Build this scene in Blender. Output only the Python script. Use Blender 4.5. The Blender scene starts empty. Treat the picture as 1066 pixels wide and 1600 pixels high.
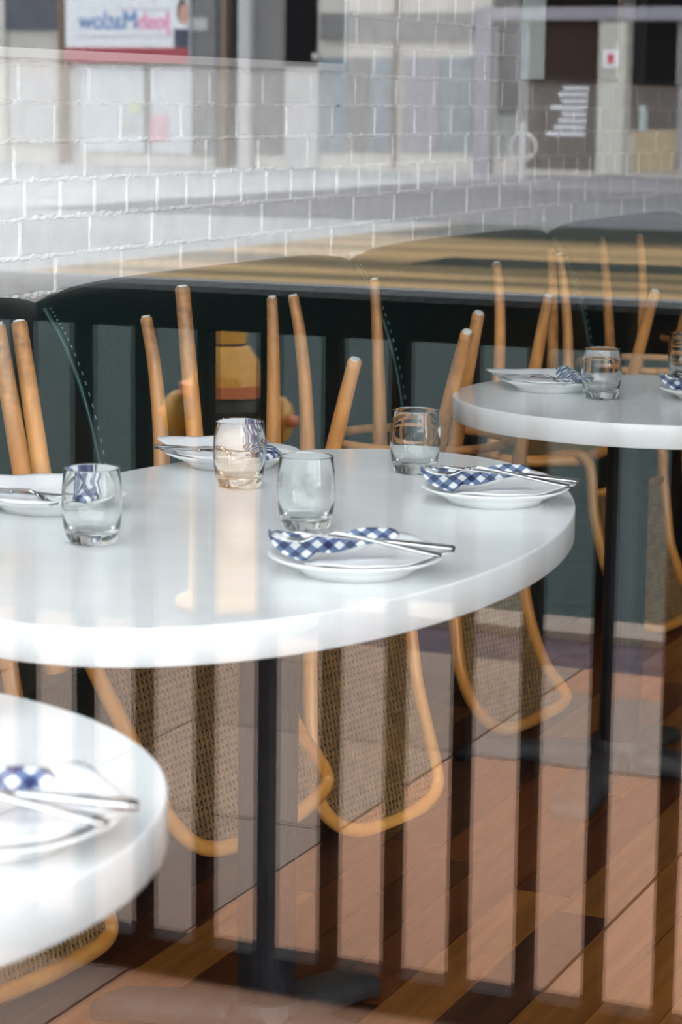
import bpy, math, random
from mathutils import Vector, Matrix, Euler
random.seed(7)
scene = bpy.context.scene
COL = scene.collection

# ------------------------------------------------------------------ camera, sky, exposure
FPX, CX, CY, CAM_H = 3778.0, 533.0, 800.0, 1.298      # focal length in pixels of the 1066x1600 frame
YG = 0.80                                              # the shop window stands 0.8 m in front of the camera
_ey = Vector(((2215 - CX) / FPX, (184 - CY) / FPX, 1)).normalized()
_hp = Vector(((2215 - 5000 - CX) / FPX, (184 - .0125 * 5000 - CY) / FPX, 1))
_ez = _ey.cross(_hp).normalized()
if _ez.y > 0: _ez = -_ez
_ex = _ey.cross(_ez)
RCW = Matrix((_ex, _ey, _ez))                          # camera -> world
CAMP = Vector((0, 0, CAM_H))
cam_d = bpy.data.cameras.new('camera')
cam = bpy.data.objects.new('camera', cam_d); COL.objects.link(cam)
right, down, fwd = RCW.col[0], RCW.col[1], RCW.col[2]
M = Matrix((right, -down, -fwd)).transposed().to_4x4(); M.translation = CAMP
cam.matrix_world = M
cam_d.sensor_fit = 'VERTICAL'; cam_d.sensor_height = 36; cam_d.sensor_width = 24
cam_d.lens = FPX / 1600 * 36
cam_d.clip_start = .05; cam_d.clip_end = 300
cam_d.dof.use_dof = True; cam_d.dof.focus_distance = 3.85; cam_d.dof.aperture_fstop = 8.5
scene.camera = cam

SKY = 7.6
w = bpy.data.worlds.new('sky'); scene.world = w; w.use_nodes = True
nt = w.node_tree; bg = nt.nodes['Background']
tc = nt.nodes.new('ShaderNodeTexCoord'); sp = nt.nodes.new('ShaderNodeSeparateXYZ')
cr = nt.nodes.new('ShaderNodeValToRGB')
nt.links.new(tc.outputs['Generated'], sp.inputs[0]); nt.links.new(sp.outputs['Z'], cr.inputs[0])
cr.color_ramp.elements[0].color = (.97, .985, 1, 1); cr.color_ramp.elements[1].color = (.88, .945, 1, 1)
nt.links.new(cr.outputs[0], bg.inputs[0]); bg.inputs[1].default_value = SKY
scene.view_settings.view_transform = 'Standard'; scene.view_settings.look = 'None'
scene.view_settings.exposure = 0.0; scene.view_settings.gamma = 1.0
scene.view_settings.use_curve_mapping = False
scene.cycles.use_denoising = True
scene.cycles.max_bounces = 14; scene.cycles.transparent_max_bounces = 40
scene.cycles.diffuse_bounces = 6; scene.cycles.glossy_bounces = 6; scene.cycles.transmission_bounces = 12
scene.cycles.sample_clamp_indirect = 12

# ------------------------------------------------------------------ pixel helpers (measuring the photograph)
def ray(px, py): return RCW @ Vector(((px - CX) / FPX, (py - CY) / FPX, 1))
def atz(px, py, z):
    d = ray(px, py); return CAMP + d * ((z - CAM_H) / d.z)
def atx(px, py, x):
    d = ray(px, py); return CAMP + d * (x / d.x)
def aty(px, py, y):
    d = ray(px, py); return CAMP + d * (y / d.y)
def atp(px, py, p0, n):
    d = ray(px, py); return CAMP + d * ((p0 - CAMP).dot(n) / d.dot(n))
def mir(v): return Vector((v.x, 2 * YG - v.y, v.z))    # a thing seen mirrored in the window -> where it stands in the street

# ------------------------------------------------------------------ materials
MATS = {}
def mat(name, col, rough=.5, metal=0, spec=.5, **k):
    m = bpy.data.materials.new(name); m.use_nodes = True
    b = m.node_tree.nodes['Principled BSDF']
    b.inputs['Base Color'].default_value = (*col, 1); b.inputs['Roughness'].default_value = rough
    b.inputs['Metallic'].default_value = metal; b.inputs['Specular IOR Level'].default_value = spec
    MATS[name] = m; return m
def N(m, t, **props):
    n = m.node_tree.nodes.new(t)
    for a, v in props.items(): setattr(n, a, v)
    return n
def L(m, a, b): m.node_tree.links.new(a, b)
def noise_mat(name, c1, c2, scale=8, rough=.5, stretch=(1, 1, 1), bump=0, bscale=None, metal=0, lo=.35, hi=.65, detail=5, spec=.5, obj_rand=0, coords='Object'):
    m = mat(name, c1, rough, metal, spec); b = m.node_tree.nodes['Principled BSDF']
    tc = N(m, 'ShaderNodeTexCoord'); mp = N(m, 'ShaderNodeMapping'); mp.inputs['Scale'].default_value = stretch
    L(m, tc.outputs[coords], mp.inputs[0])
    vec = mp.outputs[0]
    if obj_rand:
        oi = N(m, 'ShaderNodeObjectInfo'); ad = N(m, 'ShaderNodeVectorMath', operation='MULTIPLY_ADD')
        L(m, oi.outputs['Random'], ad.inputs[0]); ad.inputs[1].default_value = (37, 53, 71); L(m, vec, ad.inputs[2]); vec = ad.outputs[0]
    nz = N(m, 'ShaderNodeTexNoise'); nz.inputs['Scale'].default_value = scale; nz.inputs['Detail'].default_value = detail
    L(m, vec, nz.inputs['Vector'])
    r = N(m, 'ShaderNodeValToRGB'); r.color_ramp.elements[0].position = lo; r.color_ramp.elements[1].position = hi
    r.color_ramp.elements[0].color = (*c1, 1); r.color_ramp.elements[1].color = (*c2, 1)
    L(m, nz.outputs['Fac'], r.inputs[0])
    out = r.outputs[0]
    if obj_rand:
        hs = N(m, 'ShaderNodeHueSaturation'); mr = N(m, 'ShaderNodeMapRange')
        mr.inputs['To Min'].default_value = 1 - obj_rand; mr.inputs['To Max'].default_value = 1 + obj_rand
        L(m, oi.outputs['Random'], mr.inputs[0]); L(m, mr.outputs[0], hs.inputs['Value']); L(m, out, hs.inputs['Color']); out = hs.outputs[0]
    L(m, out, b.inputs['Base Color'])
    if bump:
        n2 = N(m, 'ShaderNodeTexNoise'); n2.inputs['Scale'].default_value = bscale or scale * 3; n2.inputs['Detail'].default_value = 6
        L(m, vec, n2.inputs['Vector'])
        bp = N(m, 'ShaderNodeBump'); bp.inputs['Strength'].default_value = bump; bp.inputs['Distance'].default_value = .004
        L(m, n2.outputs['Fac'], bp.inputs['Height']); L(m, bp.outputs[0], b.inputs['Normal'])
    return m
def pane_mat(name, r0):
    m = bpy.data.materials.new(name); m.use_nodes = True; t = m.node_tree; t.nodes.clear()
    o = N(m, 'ShaderNodeOutputMaterial'); mx = N(m, 'ShaderNodeMixShader'); tr = N(m, 'ShaderNodeBsdfTransparent'); gl = N(m, 'ShaderNodeBsdfGlossy')
    gl.inputs['Roughness'].default_value = 0; tr.inputs[0].default_value = (.992, .995, .995, 1)
    lw = N(m, 'ShaderNodeLayerWeight'); lw.inputs[0].default_value = .5
    p = N(m, 'ShaderNodeMath', operation='POWER'); p.inputs[1].default_value = 5
    a = N(m, 'ShaderNodeMath', operation='MULTIPLY_ADD'); a.inputs[1].default_value = 1 - r0; a.inputs[2].default_value = r0
    L(m, lw.outputs['Facing'], p.inputs[0]); L(m, p.outputs[0], a.inputs[0]); L(m, a.outputs[0], mx.inputs[0])
    L(m, tr.outputs[0], mx.inputs[1]); L(m, gl.outputs[0], mx.inputs[2]); L(m, mx.outputs[0], o.inputs[0])
    MATS[name] = m; return m

pane_mat('window_glass', .064)
noise_mat('wall_paint', (.74, .735, .72), (.82, .815, .80), 9, .6, bump=.5, bscale=60)
noise_mat('brick_paint', (.72, .72, .715), (.82, .817, .81), 14, .5, bump=.55, bscale=70, obj_rand=.05)
# mortar: thick white paint with rusty cracks
m = noise_mat('mortar_paint', (.80, .795, .785), (.88, .875, .865), 30, .55, bump=.8, bscale=160)
b = m.node_tree.nodes['Principled BSDF']
src = b.inputs['Base Color'].links[0].from_socket
tc = N(m, 'ShaderNodeTexCoord'); mp = N(m, 'ShaderNodeMapping'); mp.inputs['Scale'].default_value = (1, 1, 3)
L(m, tc.outputs['Object'], mp.inputs[0])
nz = N(m, 'ShaderNodeTexNoise'); nz.inputs['Scale'].default_value = 9; nz.inputs['Detail'].default_value = 9; nz.inputs['Roughness'].default_value = .65
L(m, mp.outputs[0], nz.inputs['Vector'])
r = N(m, 'ShaderNodeValToRGB'); r.color_ramp.elements[0].position = .655; r.color_ramp.elements[1].position = .69
r.color_ramp.elements[0].color = (0, 0, 0, 1); r.color_ramp.elements[1].color = (1, 1, 1, 1)
L(m, nz.outputs['Fac'], r.inputs[0])
mx = N(m, 'ShaderNodeMix', data_type='RGBA'); L(m, r.outputs[0], mx.inputs[0]); L(m, src, mx.inputs[6]); mx.inputs[7].default_value = (.16, .09, .06, 1)
L(m, mx.outputs[2], b.inputs['Base Color'])

noise_mat('table_white', (.79, .805, .81), (.83, .845, .85), 5, .16, spec=.45, stretch=(1, 3, 1))
mat('edge_white', (.88, .88, .87), .35)
noise_mat('steel_dark', (.008, .008, .010), (.014, .014, .017), 6, .4, spec=.25, metal=.0, bump=.1)
noise_mat('cast_iron', (.022, .022, .025), (.040, .040, .043), 18, .6, metal=.0, bump=.25)
noise_mat('beech', (.58, .235, .048), (.74, .36, .09), 10, .28, stretch=(1, 1, .12), bump=.12, bscale=40, obj_rand=.12)
noise_mat('beech_worn', (.40, .165, .045), (.76, .36, .115), 26, .45, stretch=(1, 1, .25), bump=.2, bscale=60, obj_rand=.15, lo=.22, hi=.55)
m = MATS['beech_worn']; b = m.node_tree.nodes['Principled BSDF']; src = b.inputs['Base Color'].links[0].from_socket
tc = N(m, 'ShaderNodeTexCoord'); sx = N(m, 'ShaderNodeSeparateXYZ'); L(m, tc.outputs['Object'], sx.inputs[0])
mr = N(m, 'ShaderNodeMapRange'); mr.inputs['From Min'].default_value = .76; mr.inputs['From Max'].default_value = .93; L(m, sx.outputs['Z'], mr.inputs[0])
nz = N(m, 'ShaderNodeTexNoise'); nz.inputs['Scale'].default_value = 90; nz.inputs['Detail'].default_value = 8; L(m, tc.outputs['Object'], nz.inputs['Vector'])
mm = N(m, 'ShaderNodeMath', operation='MULTIPLY'); L(m, mr.outputs[0], mm.inputs[0]); L(m, nz.outputs['Fac'], mm.inputs[1])
m2 = N(m, 'ShaderNodeMath', operation='MULTIPLY'); m2.use_clamp = True; m2.inputs[1].default_value = 1.35; L(m, mm.outputs[0], m2.inputs[0])
mx = N(m, 'ShaderNodeMix', data_type='RGBA'); L(m, m2.outputs[0], mx.inputs[0]); L(m, src, mx.inputs[6]); mx.inputs[7].default_value = (.20, .115, .065, 1)
L(m, mx.outputs[2], b.inputs['Base Color'])
noise_mat('cane', (.27, .15, .055), (.38, .22, .09), 40, .5)
noise_mat('glide', (.52, .52, .50), (.68, .68, .66), 60, .5)
noise_mat('leather', (.0010, .0075, .0066), (.0016, .0115, .0100), 30, .45, bump=.18, bscale=220, spec=.18)
mat('piping', (.010, .060, .052), .35)
mat('stitch', (.18, .30, .28), .6)
noise_mat('bench_base', (.006, .010, .010), (.010, .015, .014), 6, .5)
noise_mat('plank_a', (.062, .014, .0025), (.105, .027, .005), 7, .45, spec=.18, stretch=(6, .35, 1), bump=.12, obj_rand=.32, detail=8)
noise_mat('plank_b', (.17, .056, .009), (.26, .096, .018), 7, .45, spec=.18, stretch=(6, .35, 1), bump=.12, obj_rand=.20, detail=8)
noise_mat('plank_c', (.030, .010, .004), (.06, .019, .007), 7, .45, spec=.18, stretch=(6, .35, 1), bump=.12, obj_rand=.25, detail=8)
mat('subfloor', (.07, .03, .015), .6)
noise_mat('ceiling_paint', (.34, .34, .33), (.38, .38, .37), 4, .8)
noise_mat('rear_wall', (.035, .022, .016), (.05, .032, .022), 3, .6)
noise_mat('plaster', (.34, .33, .32), (.4, .39, .38), 4, .8)
mat('porcelain', (.88, .885, .885), .10, spec=.55)
noise_mat('linen_white', (.82, .83, .86), (.88, .88, .90), 30, .8, bump=.2, bscale=200)
mat('cutlery_steel', (.62, .62, .63), .16, metal=1)
m = mat('tumbler_glass', (.97, .985, .98), 0); b = m.node_tree.nodes['Principled BSDF']
b.inputs['Transmission Weight'].default_value = 1; b.inputs['IOR'].default_value = 1.48
# gingham
m = mat('gingham', (1, 1, 1), .8); b = m.node_tree.nodes['Principled BSDF']
tc = N(m, 'ShaderNodeTexCoord'); mp = N(m, 'ShaderNodeMapping'); mp.inputs['Rotation'].default_value = (0, 0, .35)
L(m, tc.outputs['Object'], mp.inputs[0]); sx = N(m, 'ShaderNodeSeparateXYZ'); L(m, mp.outputs[0], sx.inputs[0])
st = []
for ax in 'XY':
    a = N(m, 'ShaderNodeMath', operation='MULTIPLY'); a.inputs[1].default_value = 1 / .0185; L(m, sx.outputs[ax], a.inputs[0])
    f_ = N(m, 'ShaderNodeMath', operation='FRACT'); L(m, a.outputs[0], f_.inputs[0])
    g = N(m, 'ShaderNodeMath', operation='GREATER_THAN'); g.inputs[1].default_value = .5; L(m, f_.outputs[0], g.inputs[0]); st.append(g)
s = N(m, 'ShaderNodeMath', operation='ADD'); L(m, st[0].outputs[0], s.inputs[0]); L(m, st[1].outputs[0], s.inputs[1])
h = N(m, 'ShaderNodeMath', operation='MULTIPLY'); h.inputs[1].default_value = .5; L(m, s.outputs[0], h.inputs[0])
r = N(m, 'ShaderNodeValToRGB'); r.color_ramp.interpolation = 'CONSTANT'
r.color_ramp.elements[0].color = (.83, .84, .87, 1); r.color_ramp.elements[0].position = 0
r.color_ramp.elements[1].color = (.012, .022, .10, 1); r.color_ramp.elements[1].position = .75
e = r.color_ramp.elements.new(.25); e.color = (.105, .155, .30, 1)
L(m, h.outputs[0], r.inputs[0]); L(m, r.outputs[0], b.inputs['Base Color'])
# pictures / mirrors
mat('picture_black', (.012, .012, .013), .12)
noise_mat('picture_brown', (.014, .006, .003), (.045, .015, .006), 3, .2)
mat('alu_frame', (.66, .65, .64), .45, metal=.2)
mat('frame_dark', (.03, .035, .035), .4)
mat('frame_pale', (.50, .58, .57), .5)
mat('frame_gold', (.45, .36, .22), .4)
# street
noise_mat('black_paint', (.002, .002, .0022), (.004, .004, .0045), 40, .5, bump=.3, bscale=150, spec=.04)
noise_mat('rail_paint', (.002, .002, .0024), (.004, .004, .005), 60, .36, bump=.6, bscale=120, spec=.55)
noise_mat('slab_brown', (.25, .125, .078), (.44, .240, .155), 220, .75, bump=.3, bscale=300, obj_rand=.12, spec=.08)
noise_mat('slab_grey', (.15, .105, .082), (.27, .195, .155), 220, .75, bump=.3, bscale=300, obj_rand=.10, spec=.08)
noise_mat('joint_sand', (.06, .05, .05), (.09, .08, .075), 60, .9, spec=.08)
noise_mat('asphalt', (.013, .023, .022), (.027, .042, .040), 25, .8, bump=.3, bscale=120, spec=.08)
noise_mat('gutter', (.055, .038, .045), (.085, .06, .068), 12, .8, spec=.08)
noise_mat('side_paving', (.055, .060, .055), (.085, .09, .082), 30, .8, spec=.08)
noise_mat('dark_green', (.016, .020, .016), (.03, .034, .026), 2, .9, spec=.08)
noise_mat('curb_stone', (.20, .16, .13), (.25, .20, .165), 20, .8, spec=.08)
noise_mat('dry_verge', (.080, .062, .032), (.34, .222, .108), .9, .9, stretch=(.10, 1.0, 1), lo=.38, hi=.58, detail=3, spec=.08)
noise_mat('far_road', (.085, .083, .09), (.14, .135, .145), .4, .85, stretch=(.2, 1, 1), spec=.08)
noise_mat('pale_road', (.33, .335, .34), (.42, .42, .425), .4, .85, stretch=(.2, 1, 1), spec=.08)
noise_mat('mid_road', (.25, .25, .25), (.31, .31, .305), .4, .85, stretch=(.2, 1, 1), spec=.08)
noise_mat('far_walk', (.15, .14, .155), (.21, .195, .21), .8, .85, spec=.08)
noise_mat('hydrant_yellow', (.38, .175, .012), (.46, .22, .018), 14, .42)
mat('hydrant_rust', (.40, .11, .03), .5); mat('hydrant_dark', (.012, .010, .008), .5)
noise_mat('f_beige', (.50, .47, .44), (.56, .53, .49), .7, .8)
mat('f_dark', (.03, .028, .031), .5, spec=.1); mat('f_darker', (.004, .004, .005), .5, spec=.05); mat('f_navy', (.045, .055, .085), .5)
mat('f_brown', (.17, .115, .075), .6); mat('f_light', (.46, .45, .45), .7); mat('f_grey', (.17, .165, .165), .6)
mat('f_blue', (.17, .21, .24), .25); mat('f_ochre', (.33, .25, .12), .6); mat('f_teal', (.30, .38, .38), .5); mat('f_brown_dark', (.034, .022, .017), .5, spec=.1)
mat('f_mauve', (.25, .24, .28), .7); mat('f_cream', (.44, .43, .38), .7); mat('f_green_pane', (.16, .185, .175), .3)
mat('f_pale', (.50, .53, .56), .5); mat('s_pale_pink', (.55, .33, .38), .6); mat('s_white', (.78, .80, .84), .5); mat('s_red', (.36, .055, .075), .5); mat('s_blue', (.10, .22, .50), .5); mat('s_pink', (.80, .16, .40), .5)
mat('s_faint', (.62, .60, .66), .5); mat('s_skin', (.55, .32, .25), .6); mat('s_hair', (.06, .04, .035), .6)
mat('s_text', (.60, .60, .66), .5); mat('s_badge', (.55, .08, .12), .5); mat('s_yellow', (.50, .54, .36), .6)
noise_mat('grid_white', (.42, .42, .47), (.50, .50, .55), 3, .6)

# ------------------------------------------------------------------ mesh helpers
class MB:
    def __init__(s): s.v = []; s.f = []
    def add(s, vs, fs):
        o = len(s.v); s.v += [tuple(v) for v in vs]; s.f += [tuple(i + o for i in f) for f in fs]; return s
    def box(s, a, b):
        x0, y0, z0 = a; x1, y1, z1 = b
        return s.add([(x0, y0, z0), (x1, y0, z0), (x1, y1, z0), (x0, y1, z0), (x0, y0, z1), (x1, y0, z1), (x1, y1, z1), (x0, y1, z1)],
                     [(0, 3, 2, 1), (4, 5, 6, 7), (0, 1, 5, 4), (1, 2, 6, 5), (2, 3, 7, 6), (3, 0, 4, 7)])
    def prism(s, poly, z0, z1):
        n = len(poly)
        return s.add([(x, y, z0) for x, y in poly] + [(x, y, z1) for x, y in poly],
                     [tuple(range(n - 1, -1, -1)), tuple(range(n, 2 * n))] + [(i, (i + 1) % n, n + (i + 1) % n, n + i) for i in range(n)])
    def lathe(s, prof, n=40, c=(0, 0, 0), close=False):
        k = len(prof); vs = []
        for i in range(n):
            a = 2 * math.pi * i / n
            vs += [(c[0] + r * math.cos(a), c[1] + r * math.sin(a), c[2] + z) for r, z in prof]
        fs = []
        for i in range(n):
            j = (i + 1) % n
            for q in range(k if close else k - 1):
                p = (q + 1) % k
                fs.append((i * k + q, j * k + q, j * k + p, i * k + p))
        return s.add(vs, fs)
    def tube(s, pts, rad, n=10, closed=False, flat=None):
        pts = [Vector(p) for p in pts]; m = len(pts)
        if not hasattr(rad, '__len__'): rad = [rad] * m
        vs = []; up = None
        for i, p in enumerate(pts):
            if closed: t = pts[(i + 1) % m] - pts[i - 1]
            else: t = pts[min(i + 1, m - 1)] - pts[max(i - 1, 0)]
            t.normalize()
            if up is None:
                up = Vector((0, 0, 1)) if abs(t.z) < .9 else Vector((1, 0, 0))
            up = (up - t * up.dot(t)).normalized(); sd = t.cross(up)
            for q in range(n):
                a = 2 * math.pi * q / n
                vs.append(p + (sd * math.cos(a) + up * math.sin(a) * (flat or 1)) * rad[i])
        fs = []
        for i in range(m if closed else m - 1):
            j = (i + 1) % m
            for q in range(n):
                fs.append((i * n + q, i * n + (q + 1) % n, j * n + (q + 1) % n, j * n + q))
        if not closed: fs += [tuple(range(n - 1, -1, -1)), tuple(range((m - 1) * n, m * n))]
        return s.add(vs, fs)
    def mesh(s, name, material, smooth=False, flip=False):
        me = bpy.data.meshes.new(name); me.from_pydata(s.v, [], s.f)
        import bmesh
        bm = bmesh.new(); bm.from_mesh(me); bmesh.ops.recalc_face_normals(bm, faces=bm.faces); bm.to_mesh(me); bm.free()
        if smooth:
            for p in me.polygons: p.use_smooth = True
        me.materials.append(MATS[material]); return me
    def obj(s, name, material, parent=None, smooth=False, bevel=0, seg=2, loc=None, rotz=0):
        o = bpy.data.objects.new(name, s.mesh(name, material, smooth)); COL.objects.link(o)
        if parent is not None: o.parent = parent
        if loc is not None: o.location = loc
        if rotz: o.rotation_euler.z = rotz
        if bevel:
            md = o.modifiers.new('bevel', 'BEVEL'); md.width = bevel; md.segments = seg; md.limit_method = 'ANGLE'
            md.harden_normals = False
        return o
def inst(name, me, parent=None, loc=(0, 0, 0), rot=(0, 0, 0), scale=None):
    o = bpy.data.objects.new(name, me); COL.objects.link(o); o.parent = parent; o.location = loc; o.rotation_euler = rot
    if scale: o.scale = scale
    return o
def empty(name, loc=(0, 0, 0), rotz=0):
    o = bpy.data.objects.new(name, None); COL.objects.link(o); o.location = loc; o.rotation_euler.z = rotz; o.empty_display_size = .05; return o
def tag(o, label, cat, group=None):
    o['label'] = label; o['category'] = cat
    if group: o['group'] = group
    return o
def struct(o, label=None, cat=None):
    o['kind'] = 'structure'
    if label: o['label'] = label
    if cat: o['category'] = cat
    return o
def smooth_curve(pts, k=6, closed=False):
    pts = [Vector(p) for p in pts]; n = len(pts); out = []
    for i in range(n if closed else n - 1):
        p0 = pts[i - 1] if (closed or i > 0) else pts[0] * 2 - pts[1]
        p1 = pts[i]; p2 = pts[(i + 1) % n]
        p3 = pts[(i + 2) % n] if (closed or i + 2 < n) else pts[-1] * 2 - pts[-2]
        for j in range(k):
            t = j / k
            out.append(.5 * ((2 * p1) + (p2 - p0) * t + (2 * p0 - 5 * p1 + 4 * p2 - p3) * t * t + (3 * p1 - p0 - 3 * p2 + p3) * t ** 3))
    if not closed: out.append(pts[-1])
    return out

# ------------------------------------------------------------------ the room
XW, XR, YB, ZC = -2.27, 3.6, 9.6, 3.3
wall = MB().box((XW - .25, YG - .1, -.2), (XW, YB + .2, ZC)).obj('wall_left', 'wall_paint')
struct(wall, 'white painted brick wall running behind the green banquette', 'wall')
CO = .0688; Z0 = 1.0195                                   # a bed joint of the brickwork and the course height
stretch_me = None
def brick_mesh(l, nm):
    h, d, e = CO - .008, .018, .0022
    l -= .008
    vs = [(-.004, -l / 2, -h / 2), (-.004, l / 2, -h / 2), (-.004, l / 2, h / 2), (-.004, -l / 2, h / 2),
          (.003, -l / 2, -h / 2), (.003, l / 2, -h / 2), (.003, l / 2, h / 2), (.003, -l / 2, h / 2),
          (.0052, -l / 2 + e, -h / 2 + e), (.0052, l / 2 - e, -h / 2 + e), (.0052, l / 2 - e, h / 2 - e), (.0052, -l / 2 + e, h / 2 - e)]
    fs = [(8, 9, 10, 11)] + [(i, (i + 1) % 4, 4 + (i + 1) % 4, 4 + i) for i in range(4)] + [(4 + i, 4 + (i + 1) % 4, 8 + (i + 1) % 4, 8 + i) for i in range(4)]
    return MB().add(vs, fs).mesh(nm, 'brick_paint')
LS, LH = .2495, .1255
me_s, me_h = brick_mesh(LS, 'stretcher_brick'), brick_mesh(LH, 'header_brick')
mort = MB()
def ridge(p0, p1, wd, across, k, amp):
    # a lumpy bead of painted mortar from p0 to p1 (in the wall plane), 'across' is the direction of its width
    d = (p1 - p0); vs = []; prof = (0, .7, 1, .7, 0)
    for i in range(k + 1):
        c = p0 + d * (i / k)
        wv = wd * random.uniform(.7, 1.25); off = random.gauss(0, .0012)
        for q, h in enumerate(prof):
            hh = .0045 + h * amp * random.uniform(.25, 1.15)
            vs.append(c + across * ((q - 2) / 2 * wv + off) + Vector((hh if 0 < q < 4 else .001, 0, 0)))
    fs = [(i * 5 + q, (i + 1) * 5 + q, (i + 1) * 5 + q + 1, i * 5 + q + 1) for i in range(k) for q in range(4)]
    mort.add(vs, fs)
ya, yb = 3.05, 8.25
offs = {0: 3.737, 1: 3.755, 2: 3.72, 3: 3.86, 4: 3.738, 5: 3.85, -1: 3.86, -2: 3.74}
for c in range(-2, 11):
    zc = Z0 + CO * (c + .5)
    hdr = c in (1, 7)
    l = LH if hdr else LS
    y0 = offs.get(c, 3.74 + (c % 2) * .125)
    y = y0 - math.ceil((y0 - ya) / l) * l
    while y < yb:
        inst('brick', me_h if hdr else me_s, wall, (XW + random.uniform(-.0008, .0012), y + l / 2, zc + random.uniform(-.0015, .0015)),
             (random.uniform(-.006, .006), random.uniform(-.012, .012), random.uniform(-.004, .004)))
        ridge(Vector((XW, y, zc - CO * .46)), Vector((XW, y + random.uniform(-.004, .004), zc + CO * .46)), .0042, Vector((0, 1, 0)), 6, .0035)
        y += l
    ridge(Vector((XW, ya, zc - CO / 2)), Vector((XW, yb, zc - CO / 2)), .0062, Vector((0, 0, 1)), 560, .0045)
mo = mort.obj('mortar', 'mortar_paint', wall); mo['kind'] = 'stuff'

fl = struct(MB().box((XW - .2, YG + .05, -.16), (XR + .2, YB + .2, -.012)).obj('floor', 'subfloor'), 'brown wooden strip floor of the dining room', 'floor')
PW = .098
pl_me = {}
x = XW + .0; row = 0
while x < XR:
    near = -2.0 < x < .35
    y = YG + .06 - random.uniform(0, 1.2)
    while y < YB:
        ln = random.choice((.75, .95, 1.2, 1.45)) if near else random.choice((2.4, 3.2))
        a, b2 = max(y, YG + .06), min(y + ln, YB)
        if b2 - a > .05:
            kind = random.choices(('plank_a', 'plank_b', 'plank_c'), (5, 3, 2.4))[0]
            wdt = PW if near else PW * 3
            key = (kind, near)
            if key not in pl_me:
                e = .0012; W2 = wdt / 2 - .0007
                pl_me[key] = MB().add([(-W2, -.5, -.012), (W2, -.5, -.012), (W2, .5, -.012), (-W2, .5, -.012), (-W2, -.5, -e), (W2, -.5, -e), (W2, .5, -e), (-W2, .5, -e),
                                       (-W2 + e, -.499, 0), (W2 - e, -.499, 0), (W2 - e, .499, 0), (-W2 + e, .499, 0)],
                                      [(8, 9, 10, 11)] + [(i, (i + 1) % 4, 4 + (i + 1) % 4, 4 + i) for i in range(4)] + [(4 + i, 4 + (i + 1) % 4, 8 + (i + 1) % 4, 8 + i) for i in range(4)]).mesh('plank', kind)
            inst('plank', pl_me[key], fl, (x + wdt / 2, (a + b2) / 2, 0), scale=(1, b2 - a - .0012, 1))
        y += ln
    x += PW if near else PW * 3
KX0, KX1, KY0, KY1 = -2.0, -1.35, 1.6, 4.3                # skylight added out of view to brighten the near wall and tables
cl = MB().box((XW - .25, YG - .1, ZC), (KX0, YB + .25, ZC + .2)).box((KX1, YG - .1, ZC), (XR + .25, YB + .25, ZC + .2)).box((KX0, YG - .1, ZC), (KX1, KY0, ZC + .2)).box((KX0, KY1, ZC), (KX1, YB + .25, ZC + .2))
struct(cl.obj('ceiling', 'ceiling_paint'), 'pale grey ceiling of the dining room with an added skylight', 'ceiling')
sk = struct(MB().box((KX0, KY0, ZC + .16), (KX0 + .04, KY1, ZC + .24)).box((KX1 - .04, KY0, ZC + .16), (KX1, KY1, ZC + .24)).box((KX0, KY0, ZC + .16), (KX1, KY0 + .04, ZC + .24)).box((KX0, KY1 - .04, ZC + .16), (KX1, KY1, ZC + .24)).obj('added_skylight', 'frame_dark'), 'long narrow skylight added over the tables, out of view', 'window')
MB().box((KX0 + .04, KY0 + .04, ZC + .2), (KX1 - .04, KY1 - .04, ZC + .206)).obj('pane', 'window_glass', sk)
struct(MB().box((XW - .25, YB, -.2), (XR + .25, YB + .2, ZC)).obj('wall_back', 'rear_wall'), 'dark brown wall at the far end of the room', 'wall')
SW0, SW1 = YG + .25, 2.35                                  # tall side window added out of view to brighten the table edges
wr = MB().box((XR, YG - .1, -.2), (XR + .2, SW0, ZC)).box((XR, SW0, -.2), (XR + .2, SW1, .3)).box((XR, SW0, 3.0), (XR + .2, SW1, ZC)).box((XR, SW1, -.2), (XR + .2, YB + .2, ZC))
struct(wr.obj('wall_right', 'plaster'), 'plain pale wall with an added tall window opposite the brick wall', 'wall')
wn = MB().box((XR + .06, SW0, .3), (XR + .14, SW0 + .05, 3.0)).box((XR + .06, SW1 - .05, .3), (XR + .14, SW1, 3.0)).box((XR + .06, SW0, .3), (XR + .14, SW1, .35)).box((XR + .06, SW0, 2.95), (XR + .14, SW1, 3.0))
wo = struct(wn.obj('added_side_window', 'frame_dark'), 'tall side window in a dark frame, added out of view for its light', 'window')
MB().box((XR + .095, SW0 + .05, .35), (XR + .101, SW1 - .05, 2.95)).obj('pane', 'window_glass', wo)
# shop front
wf = MB().box((XW - .25, YG - .14, -.2), (XR + .2, YG + .06, .28)).box((XW - .25, YG - .14, 3.02), (XR + .2, YG + .06, 4.6)).box((XW - .25, YG - .14, .28), (XW + .02, YG + .06, 3.02)).box((XR - .02, YG - .14, .28), (XR + .2, YG + .06, 3.02))
struct(wf.obj('wall_front', 'plaster'), 'shop front wall around the large window', 'wall')
w1 = MB()
MX = [XW + .02, 1.35, XR - .02]
for q in MX: w1.box((q - .03, YG - .04, .28), (q + .03, YG + .05, 3.02))
for z in (.28, 2.98): w1.box((MX[0], YG - .04, z), (MX[2], YG + .05, z + .04))
wo = struct(w1.obj('window_1', 'frame_dark'), 'large double glazed shop window reflecting the street', 'window')
for k in range(2):
    a, b2 = MX[k] + .03, MX[k + 1] - .03
    MB().box((a, YG - .0044, .32), (b2, YG - .0028, 2.98)).obj('pane', 'window_glass', wo)
    MB().box((a, YG + .0028, .32), (b2, YG + .0044, 2.98)).obj('pane', 'window_glass', wo)

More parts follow.
